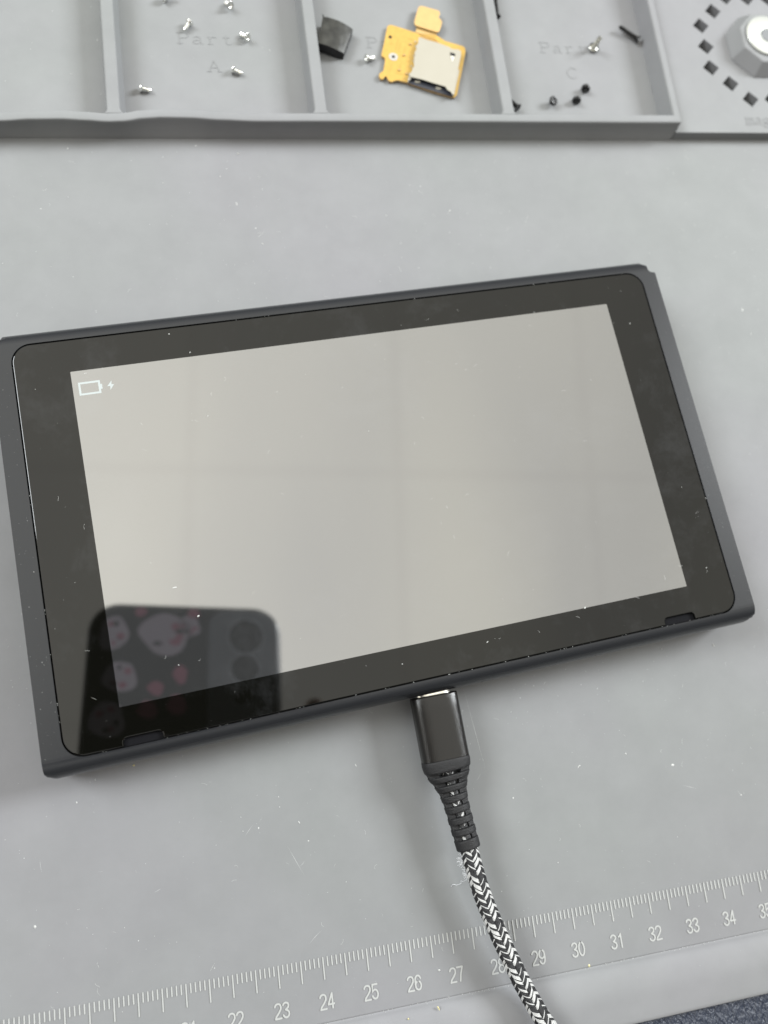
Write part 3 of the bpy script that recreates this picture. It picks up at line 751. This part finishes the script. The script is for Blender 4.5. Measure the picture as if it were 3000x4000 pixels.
# walls under the shell sheet
q = [pts2([(615, 1200), (640, 1245)], ZB + 1)[0]]
inner = pts2([(780, 640), (1270, 790), (1420, 830), (1330, 1500), (1260, 1440), (640, 1225), (700, 960)], ZB + 1)
plate('slot_body', pts2([(770, 650), (1270, 790), (1425, 830), (1340, 1380), (680, 1180), (720, 960)], ZB + .8), .02, 1.05, M['metal_shell'])
for x0_, x1_ in ((1390, 1430),):
    plate('slot_side', pts2([(1395, 1150), (1425, 1155), (1340, 1545), (1310, 1520)], ZB + .5), .02, 1.04, M['metal_shell'])
plate('slot_side', pts2([(610, 1200), (665, 1210), (640, 1290), (590, 1330)], ZB + .5), .02, .9, M['metal_shell'])
plate('slot_window', pts2([(1282, 848), (1364, 872), (1354, 915), (1276, 890)], ZB + 1.3), 1.24, 1.31, M['groove'])
plate('slot_spring', pts2([(1290, 905), (1345, 915), (1322, 1000), (1310, 1000)], ZB + 1.3), 1.25, 1.36, M['steel'])
o = MB()
def ringat(name, x, y, r1, r2, z, h, m, parent=RB_):
    c = pts2([(x, y)], z)[0]; mb = MB(); n = 22; R_ = []
    for r, zz in ((r1, 0), (r1, h), (r2, h), (r2, 0)): R_.append([(c[0] + r * math.cos(2 * math.pi * i / n), c[1] + r * math.sin(2 * math.pi * i / n), z - org.z + zz) for i in range(n)])
    loft(mb, R_, 0, False, caps=False); return mb.build(name, m, parent)
def disc(name, x, y, r, z, m, parent=RB_):
    c = pts2([(x, y)], z)[0]; mb = MB(); n = 20
    prism(mb, [(c[0] + r * math.cos(2 * math.pi * i / n), c[1] + r * math.sin(2 * math.pi * i / n)) for i in range(n)], z - org.z - .02, z - org.z + .012); return mb.build(name, m, parent)
ringat('screw_eye', 358, 922, 1.35, .5, ZB, .08, mat('tinned_pad', (.42, .41, .38), rough=.35, metal=.6)); disc('eye_hole', 358, 922, .66, ZB + .06, M['groove'])
disc('pin_hole', 308, 598, .5, ZB + .04, M['groove'])
# tinned solder nibs along the scalloped edge
for x, y in ((735, 670), (745, 750), (712, 900), (700, 985), (670, 1070)):
    disc('solder_pad', x - 20, y, .28, ZB + .03, M['metal_shell'])

# bent piece of black tape-covered foam
def foam():
    def c4(x, y): return (1230 + x * .1507, 30 + y * .1507)
    root = empty('tape_strip', at(*c4(520, 700), ZF), label='curled black tape pad leaning on the left wall of the tray marked B', cat='tape')
    o0 = root.location / MM
    top_edge = [(205, 235), (330, 245), (470, 285), (620, 340), (760, 410), (880, 480), (985, 560)]
    bot_edge = [(85, 915), (200, 945), (330, 985), (460, 1040), (590, 1105), (690, 1150), (755, 1190)]
    NU = 24; NV = 14
    def lerp_edge(E_, t):
        k = t * (len(E_) - 1); i = min(int(k), len(E_) - 2); f_ = k - i; return (E_[i][0] + (E_[i + 1][0] - E_[i][0]) * f_, E_[i][1] + (E_[i + 1][1] - E_[i][1]) * f_)
    def zz(t): return 3.3 + .5 * math.sin(math.pi * min(1, .12 + t * .88)) - .9 * t * t
    g = []
    for j in range(NV + 1):
        w = j / NV; row = []
        for i in range(NU + 1):
            t = i / NU; a = lerp_edge(top_edge, t); b = lerp_edge(bot_edge, t)
            x = a[0] + (b[0] - a[0]) * w; y = a[1] + (b[1] - a[1]) * w
            z = zz(t) + .12 * noise.noise(Vector((t * 5, w * 4, 0))) - .25 * (1 - math.sin(math.pi * w)) * .4
            p = at(*c4(x, y), ZF + z); row.append((p.x - o0.x, p.y - o0.y, p.z - o0.z))
        g.append(row)
    mb = MB(); v = [p for r in g for p in r]; n = NU + 1
    mb.add(v, [(j * n + i, j * n + i + 1, (j + 1) * n + i + 1, (j + 1) * n + i) for j in range(NV) for i in range(NU)], 0, True)
    mb.build('tape', M['foam'], root)
    mb = MB(); gb = [[(x, y, z - .06) for x, y, z in r] for r in g]; gd = [[(x, y, max(.05, z - 3.0)) for x, y, z in r] for r in g]
    border = [(0, i) for i in range(NU + 1)] + [(j, NU) for j in range(1, NV + 1)] + [(NV, i) for i in range(NU - 1, -1, -1)] + [(j, 0) for j in range(NV - 1, 0, -1)]
    T_ = [gb[j][i] for j, i in border]; B_ = [gd[j][i] for j, i in border]; k = len(border)
    mb.add(T_ + B_, [(i, (i + 1) % k, k + (i + 1) % k, k + i) for i in range(k)])
    v = [p for r in gd for p in r]; mb.add(v, [(j * n + i, (j + 1) * n + i, (j + 1) * n + i + 1, j * n + i + 1) for j in range(NV) for i in range(NU)], 0, True)
    mb.build('foam_layer', M['foamside'], root)
    # torn corner spike
    a = g[0][0]; mb = MB(); mb.add([a, (a[0] + .55, a[1] - .1, a[2]), (a[0] - .25, a[1] + .75, a[2] + .5), (a[0] + .3, a[1] - .3, a[2] - .3)], [(0, 1, 2), (1, 3, 2), (3, 0, 2)]); mb.build('torn_corner', M['foamside'], root)
foam()

# screws
def screw_meshes(hr, hh, sr, L, kind, m):
    """head, shank; local +z points from tip to head top, origin at the tip"""
    a = MB()
    if kind == 'flat': pr = [(sr * .9, L), (hr * .96, L + hh * .75), (hr, L + hh * .85), (hr, L + hh), (hr * .9, L + hh * 1.04), (hr * .42, L + hh * 1.04), (hr * .30, L + hh * .55)]
    else: pr = [(sr * .9, L), (hr, L + .02), (hr, L + hh * .45), (hr * .9, L + hh * .8), (hr * .7, L + hh), (hr * .42, L + hh * 1.02), (hr * .28, L + hh * .5)]
    lathe(a, pr, 24)
    # cross cuts in the head
    b = MB(); n = 12; per = .42 if L < 5 else .46; turns = L / per; ring = []; NSG = int(turns * n)
    v = []; f = []
    # threaded shank as a lathe with a helical ridge
    rows = int(L / (per / 4)); 
    for j in range(rows + 1):
        z = L * j / rows; tip = min(1, .45 + z / (sr * 1.6))
        for i in range(n):
            t = 2 * math.pi * i / n; ph = (z / per - i / n) % 1.0
            r = sr * tip * (1.0 if ph < .5 else .74); v.append((r * math.cos(t), r * math.sin(t), z))
    for j in range(rows):
        for i in range(n): f.append((j * n + i, j * n + (i + 1) % n, (j + 1) * n + (i + 1) % n, (j + 1) * n + i))
    b.add(v, f, 0, False); b.add(v[:n], [tuple(range(n))[::-1]])
    return a.mesh('head', m), b.mesh('shank', m)
def cross_mesh(hr, ztop, m):
    mb = MB()
    for a in (0, math.pi / 2):
        c, s_ = math.cos(a), math.sin(a); w, l = hr * .13, hr * .55
        p = [(l * c - w * s_, l * s_ + w * c), (-l * c - w * s_, -l * s_ + w * c), (-l * c + w * s_, -l * s_ - w * c), (l * c + w * s_, l * s_ - w * c)]
        prism(mb, p, ztop - .1, ztop + .015 + .004 * a)
    return mb.mesh('cross_recess', m)
recess = mat('recess_dark', (0.03, 0.03, 0.028), rough=.5)
KIND = {}
for nm, a in {'silver': (1.12, .75, .62, 2.3, 'flat', M['steel']), 'blackshort': (1.35, .75, .68, 1.5, 'pan', M['blacksteel']), 'blacklong': (1.2, .8, .70, 6.6, 'flat', M['blacksteel']), 'dark': (1.55, .8, .72, 4.6, 'pan', mat('grey_steel', (.28, .28, .26), rough=.2, metal=1.0))}.items():
    KIND[nm] = (*screw_meshes(*a), cross_mesh(a[0], a[3] + a[1] * 1.03, recess), a)
def screw(kind, u, v, head_dir, tilt, label, group, z=None, spin=0.0):
    """(u, v) where the head's centre stands in the photograph; head_dir = heading of the head in degrees, tilt = rise of the axis"""
    h, s_, c_, a = KIND[kind]; hr, hh, sr, L = a[:4]
    d = Vector((math.cos(math.radians(head_dir)) * math.cos(math.radians(tilt)), math.sin(math.radians(head_dir)) * math.cos(math.radians(tilt)), math.sin(math.radians(tilt))))
    q = d.to_track_quat('Z', 'Y').to_matrix().to_4x4() @ Matrix.Rotation(spin, 4, 'Z')
    # lowest point of head rim and tip must clear the floor
    low_head = L * d.z - hr * math.sqrt(max(0, 1 - d.z ** 2)); low_tip = -sr * .6 * math.sqrt(max(0, 1 - d.z ** 2)); top_head = (L + hh) * d.z - hr * math.sqrt(max(0, 1 - d.z ** 2))
    z0 = (z if z is not None else ZF) - min(low_head, low_tip, top_head) + .02
    hz = z0 + (L + hh * .5) * d.z
    p = at(u, v, hz); base = p - d * (L + hh * .5)
    r = bpy.data.objects.new('screw', None); COL.objects.link(r); r.empty_display_size = .002
    r.matrix_world = Matrix.Translation(base * MM) @ q
    tag(r, label, 'screw', group)
    for nm, me in (('head', h), ('shank', s_)):
        obj(nm, me, r)
    return r
G1, G2 = 'silver screws in the trays', 'black screws in the tray marked C'
for hx in KIND.values():
    pass
def lowtilt(kind):
    hr, hh, sr, L = KIND[kind][3][:4]; return math.degrees(math.asin(min(.9, (hr - sr * .8) / (L))))
t = lowtilt('silver')
screw('silver', 640, -6, 200, -5, 'silver screw cut by the top of the picture, left of the other silver ones', G1)
screw('silver', 897, 20, 300, 30, 'silver screw at the top of tray A with its head facing the viewer', G1)
screw('silver', 738, 90, 55, t - 8, 'silver screw lying just above the P of Parts in tray A', G1)
screw('silver', 964, 145, 315, 22, 'silver screw resting on the s of Parts in tray A', G1)
screw('silver', 912, 272, 160, t - 6, 'silver screw lying to the right of the raised letter A', G1)
screw('silver', 552, 345, 172, t - 6, 'silver screw in the lower left of tray A, lying on its side', G1)
screw('silver', 1434, 228, 196, t - 2, 'single silver screw beside the circuit board in tray B', G1)
t2 = lowtilt('blacklong')
screw('blacklong', 1940, 62, 268, t2 - 10, 'long black threaded screw along the upper left wall of tray C', G2)
screw('blacklong', 2021, 418, 305, 8, 'long black screw in the lower left corner of tray C', G2)
screw('blackshort', 2163, 393, 300, 66, 'short black screw of tray C standing on its head rim, round face up', G2)
screw('blackshort', 2252, 393, 250, 12, 'short black screw of tray C lying on its side, lower of the middle two', G2)
screw('blackshort', 2287, 347, 235, 18, 'short black screw of tray C lying on its side, upper of the middle two', G2)
r = screw('dark', 2318, 188, 95, -84, 'shiny grey screw standing on its head at the s of Parts in tray C', G2)
screw('blacklong', 2490, 152, 325, -4, 'long black screw lying by the right wall of tray C', G2)
# ------------------------------------------------------------------ dust
def flake(mb, p, r, rg):
    a0 = rg.uniform(0, 6.28); n = 5; st = rg.choice([1, 1, 1.2, 1.5, 2.2])
    ring = []
    for i in range(n):
        a = 2 * math.pi * i / n; rr = r * rg.uniform(.6, 1.2); x, y = rr * math.cos(a) * st, rr * math.sin(a) / math.sqrt(st)
        ring.append((p[0] + x * math.cos(a0) - y * math.sin(a0), p[1] + x * math.sin(a0) + y * math.cos(a0), p[2]))
    top = (p[0], p[1], p[2] + r * rg.uniform(.5, 1.1))
    mb.add(ring + [top], [(i, (i + 1) % n, n) for i in range(n)])
rg = random.Random(3)
mb = MB()
def size(): return min(.16, .034 * math.exp(rg.gauss(.15, .5)))
for _ in range(3000):      # mat
    x, y = rg.uniform(-95, 150), rg.uniform(-13, 208)
    if noise.noise(Vector((x * .03, y * .03, 1))) < rg.uniform(-.6, .5): continue
    dx, dy = w2dv(Vector((x, y, 0)))
    if abs(dx) < 87 and -52 < dy < 53: continue
    flake(mb, (x, y, .0), size() * (1 + max(0, y) / 300), rg)
for _ in range(260):      # caught in the groove beside the ruler strip
    x = rg.uniform(-60, 110); flake(mb, (x, -13.45 + rg.gauss(0, .22), -.12), rg.uniform(.03, .10), rg)
for _ in range(120):
    x = rg.uniform(-60, 110); yy = rg.uniform(-20, -16); flake(mb, (x, yy, 1.30 if yy > -17 else 1.45), size(), rg)
for _ in range(150):
    x, y = rg.uniform(-75, 118), rg.uniform(214, 262); flake(mb, (x, y, ZF), size() * 1.3, rg)
for (u, v, s_) in ((137, 3620, .5), (2005, 3118, .38), (2262, 2992, .42), (2628, 2988, .46), (2445, 2945, .34), (1205, 3285, .25), (2180, 3370, .28), (1010, 3235, .3), (2895, 3105, .3), (2585, 2535, .34), (2786, 2520, .36), (300, 3135, .3), (1390, 2990, .25), (2270, 2675, .26), (2333, 2690, .24), (860, 690, .3), (2900, 1210, .5), (1715, 3790, .5), (265, 580, .4), (590, 525, .45), (930, 600, .5)):
    flake(mb, tuple(at(u, v, 0)), s_ * .7, rg)
def fibre(mb, p, l, rg, w=.016):
    a = rg.uniform(0, 6.28); x, y, z = p; c = rg.uniform(-1.3, 1.3); pts = [(x, y)]
    for k in range(6):
        x += math.cos(a) * l / 6; y += math.sin(a) * l / 6; a += c / 3 + rg.uniform(-.3, .3); pts.append((x, y))
    for (ax_, ay_), (bx_, by_) in zip(pts, pts[1:]):
        d = Vector((bx_ - ax_, by_ - ay_)).normalized() * w; mb.add([(ax_ - d.y, ay_ + d.x, z + .02), (ax_ + d.y, ay_ - d.x, z + .02), (bx_ + d.y, by_ - d.x, z + .02), (bx_ - d.y, by_ + d.x, z + .02)], [(0, 1, 2, 3)])
for _ in range(130):
    x, y = rg.uniform(-90, 145), rg.uniform(-12, 205)
    dx, dy = w2dv(Vector((x, y, 0)))
    if abs(dx) < 87 and -52 < dy < 53: continue
    fibre(mb, (x, y, 0), rg.uniform(.5, 1.8), rg)
tag(mb.build('mat_dust', M['dust'], fix=False), 'tiny white dust specks strewn over the grey mat', 'dust', kind='stuff')
mb = MB()
for (u, v, s_) in ((523, 2990, .3), (2301, 3772, .35), (1712, 3937, .3), (1595, 3980, .25)): flake(mb, tuple(at(u, v, 0 if v < 3800 else 1.25)), s_, rg)
tag(mb.build('crumbs', M['crumb'], fix=False), 'a few pale yellow crumbs beside the console and the raised rim', 'crumbs', kind='stuff')
mb = MB()
for _ in range(520):
    x, y = rg.uniform(-80, 80), rg.uniform(-46, 46)
    if noise.noise(Vector((x * .06, y * .06, 5))) < rg.uniform(-.5, .5): continue
    p = dv2w(x, y); flake(mb, (p.x, p.y, ZG + .006), size() * .8, rg)
for _ in range(150):
    x = rg.choice([-1, 1]) * rg.uniform(81.5, 85); p = dv2w(x, rg.uniform(-46, 44)); flake(mb, (p.x, p.y, H), size() * .6, rg)
for _ in range(75):   # along the seam
    k = rg.random()
    if k < .6: p = dv2w(rg.uniform(-79, 79), -46.95 + rg.gauss(0, .05))
    elif k < .8: p = dv2w(-80.9, rg.uniform(-42, 42))
    else: p = dv2w(rg.uniform(-79, 79), 46.7)
    flake(mb, (p.x, p.y, H - .05), rg.uniform(.03, .09), rg)
for _ in range(46):
    p = dv2w(rg.uniform(-78, 78), rg.uniform(-44, 44)); fibre(mb, (p.x, p.y, ZG - .01), rg.uniform(.4, 1.4), rg, .012)
for (u, v, s_) in ((682, 2295, .3), (775, 2407, .32), (698, 2598, .18), (742, 1376, .28), (660, 1305, .25), (812, 1625, .2), (2285, 2374, .34), (1904, 2508, .26), (1571, 2594, .26), (2461, 1264, .26), (2760, 2218, .22), (2757, 1946, .2), (335, 1458, .2)):
    flake(mb, tuple(at(u, v, ZG + .006)), s_ * .75, rg)
tag(mb.build('console_dust', M['dust'], fix=False), 'fine white dust specks on the glass and frame of the console', 'dust', kind='stuff')
mb = MB()
def scratch(mb, u0, v0, u1, v1, w=.06, z=.004):
    a, b = at(u0, v0, z), at(u1, v1, z); d = (b - a).normalized(); sd = Vector((-d.y, d.x, 0)) * w / 2; m_ = (a + b) / 2 + sd * rg.uniform(-3, 3)
    mb.add([a, m_ - sd, b, m_ + sd], [(0, 1, 2, 3)])
for q in ((155, 3355, 163, 3410), (955, 3268, 990, 3218), (1120, 3300, 1190, 3422), (1170, 3385, 1192, 3362), (1205, 3690, 1260, 3630), (600, 3487, 632, 3468), (1808, 2680, 1900, 3020), (1862, 3050, 1878, 3020), (2665, 3068, 2725, 3082), (2880, 3085, 2900, 3112), (1970, 3690, 2000, 3640), (2525, 3360, 2545, 3373)):
    scratch(mb, *q)
for q in range(26): 
    x, y = rg.uniform(200, 2900), rg.uniform(2900, 3700); a = rg.uniform(0, 3.1); l = rg.uniform(8, 26); scratch(mb, x, y, x + l * math.cos(a), y + l * math.sin(a), .035)
o = mb.build('scratches', mat('scratch_white', (.32, .32, .315), rough=.6), MATO, fix=False); o['kind'] = 'stuff'

# ------------------------------------------------------------------ phone that takes the picture (seen mirrored in the console's glass)
def frame_empty(name, **k):
    o = bpy.data.objects.new(name, None); COL.objects.link(o); o.empty_display_size = .01
    o.matrix_world = Matrix.Translation(CC * MM) @ Matrix((RM[0], RM[1], RM[2])).transposed().to_4x4()   # x right, y down the phone, z out of its back
    return tag(o, **k)
PH_ = frame_empty('smartphone', label='phone in a black patterned case mirrored in the lower left of the screen', cat='phone')
M['case'] = mat('case_black', (0.012, 0.013, 0.015), rough=.45)
X0, X1, Y0p, Y1p = -66.5, 18.0, -41.0, 124.0
mb = MB()
rings = []
for ins, z in ((2.2, -12.2), (.6, -11.6), (0, -10.2), (0, -4.6), (.5, -3.2), (1.8, -2.4)):
    rings.append([(x, y, z) for x, y in rrect(X0 + ins, X1 - ins, Y0p + ins, Y1p - ins, 13 - ins, 10)])
loft(mb, rings, 0, True); o = mb.build('case', M['case'], PH_)
mb = MB(); rings = [[(x, y, z) for x, y in rrect(-15.5 + i, 16.4 - i, Y0p + 2.4 + i, 30 - i, 8, 8)] for i, z in ((0, -2.5), (.2, -1.4), (.8, -1.1))]
loft(mb, rings, 0, True); mb.build('camera_island', mat('island_smoke', (0.22, 0.23, 0.25), rough=.3), PH_)
for lx, ly, r_ in ((1.5, -26.5, 7.6), (1.0, -11.6, 6.2), (0, 0, 4.6)):
    mb = MB(); lathe(mb, [(r_, -1.5), (r_, -.75), (r_ - .5, -.62), (r_ - 1.4, -.7), (r_ - 1.5, -.9)], 28); mb.build('lens', mat('lens_black', (0.004, 0.004, 0.006), rough=.1), PH_, (lx, ly, 0))
    mb = MB(); lathe(mb, [(r_ + .1, -1.5), (r_ + .1, -1.0), (r_ + .9, -1.02), (r_ + .9, -1.5)], 28); mb.build('lens_ring', mat('ring_grey', (0.5, 0.52, 0.55), rough=.4), PH_, (lx, ly, 0))
# soft plain blotches printed on the case
rp = random.Random(21)
pk = mat('print_mauve', (0.72, 0.62, 0.70), rough=.5); pr_ = mat('print_rose', (0.66, 0.20, 0.3), rough=.5)
def blob(cx, cy, rx, ry, m, z, name='printed_spot'):
    mb = MB(); n = 22; a0 = rp.uniform(0, 6)
    poly = [(cx + rx * (1 + .13 * math.sin(3 * (2 * math.pi * i / n) + a0)) * math.cos(2 * math.pi * i / n), cy + ry * (1 + .1 * math.cos(2 * (2 * math.pi * i / n) + a0)) * math.sin(2 * math.pi * i / n)) for i in range(n)]
    prism(mb, poly, z - .05, z); return mb.build(name, m, PH_)
for cx, cy, rx, ry, m in ((-56, -27, 6, 8, pk), (-34, -27, 11, 9, pk), (-52, -8, 7, 7, pk), (-24, -31, 5, 5, pk), (-27, -9, 3, 4, pr_), (-37, -3, 3.4, 3, pr_), (-28, 4, 4, 4.6, pr_), (-40, 6, 4, 4, pr_), (-45, -37, 2.6, 2, pr_), (-22, -37, 2.6, 2.4, pr_),
                       (-56, 10, 7, 8, pk), (-34, 24, 9, 8, pk), (-54, 32, 6, 6, pk), (-20, 40, 7, 7, pk), (-44, 44, 5, 5, pr_), (0, 44, 8, 7, pk), (-58, 56, 6, 6, pk), (-30, 60, 8, 7, pk)):
    blob(cx, cy, rx, ry, m, -2.32)
    if m is pk:
        for q in range(5):
            a = rp.uniform(0, 6.28); blob(cx + rx * .55 * math.cos(a), cy + ry * .55 * math.sin(a), rx * rp.uniform(.12, .26), ry * rp.uniform(.1, .2), M['case'] if q % 2 else pr_, -2.27 + q * .01)

# hands that hold the phone
SK = mat('skin', (0.75, 0.48, 0.38), rough=.5, var=.07, vscale=120)
PER = frame_empty('person', label='hands holding the phone, mirrored in the glass as two fingertips', cat='person')
def hand(name, side):
    """continuous skinned hand: joints in the phone's frame (mm); side = +1 right of the phone, -1 left"""
    def X(x): return x if side > 0 else -48.5 - x
    J = [(62, 150, -40, 24), (52, 110, -26, 17), (46, 86, -20, 15)]       # forearm, wrist, palm
    E_ = [(0, 1), (1, 2)]
    def chain(start, pts):
        p = start
        for q in pts: J.append(q); E_.append((p, len(J) - 1)); p = len(J) - 1
    J.append((45, 62, -19, 13)); E_.append((2, 3)); K = 3
    chain(K, [(44, 44, -15, 8.2), (39, 24, -10, 7.2), (34.5, 10, -6, 6.4), (31.6, 0.5, -3.2, 5.0)])
    chain(K, [(45, 56, -9, 8.2), (37, 46, -2, 7.2), (25, 40, 1.5, 6.5), (12, 38, 2.6, 5.2)])
    chain(2, [(46, 74, -8, 8.0), (38, 64, 0, 7.0), (25, 60, 3, 6.4), (13, 58, 3.2, 5.2)])
    chain(2, [(45, 90, -8, 7.2), (37, 82, 0, 6.4), (26, 78, 3, 5.8), (17, 77, 3.2, 4.8)])
    chain(2, [(36, 76, -26, 9.4), (22, 66, -26, 8.2), (6, 60, -21, 7.0)])
    me = bpy.data.meshes.new(name)
    me.from_pydata([(X(x) * MM, y * MM, z * MM) for x, y, z, r in J], E_, [])
    o = bpy.data.objects.new(name, me); COL.objects.link(o)
    me.materials.append(SK)
    m = o.modifiers.new('skin', 'SKIN')
    for i, (x, y, z, r) in enumerate(J):
        sv = me.skin_vertices[0].data[i]; sv.radius = (r * MM * .98, r * MM * .98); sv.use_root = (i == 0)
    m.use_smooth_shade = True
    sb = o.modifiers.new('sub', 'SUBSURF'); sb.levels = 2; sb.render_levels = 2
    bpy.context.view_layer.update(); bake(o)
    if len(o.data.materials) == 0: o.data.materials.append(SK)
    o.parent = PER
    return o
hr_ = hand('hand', 1); hl_ = hand('hand', -1)
hl_.location = (0.5 * MM, 14 * MM, 0)
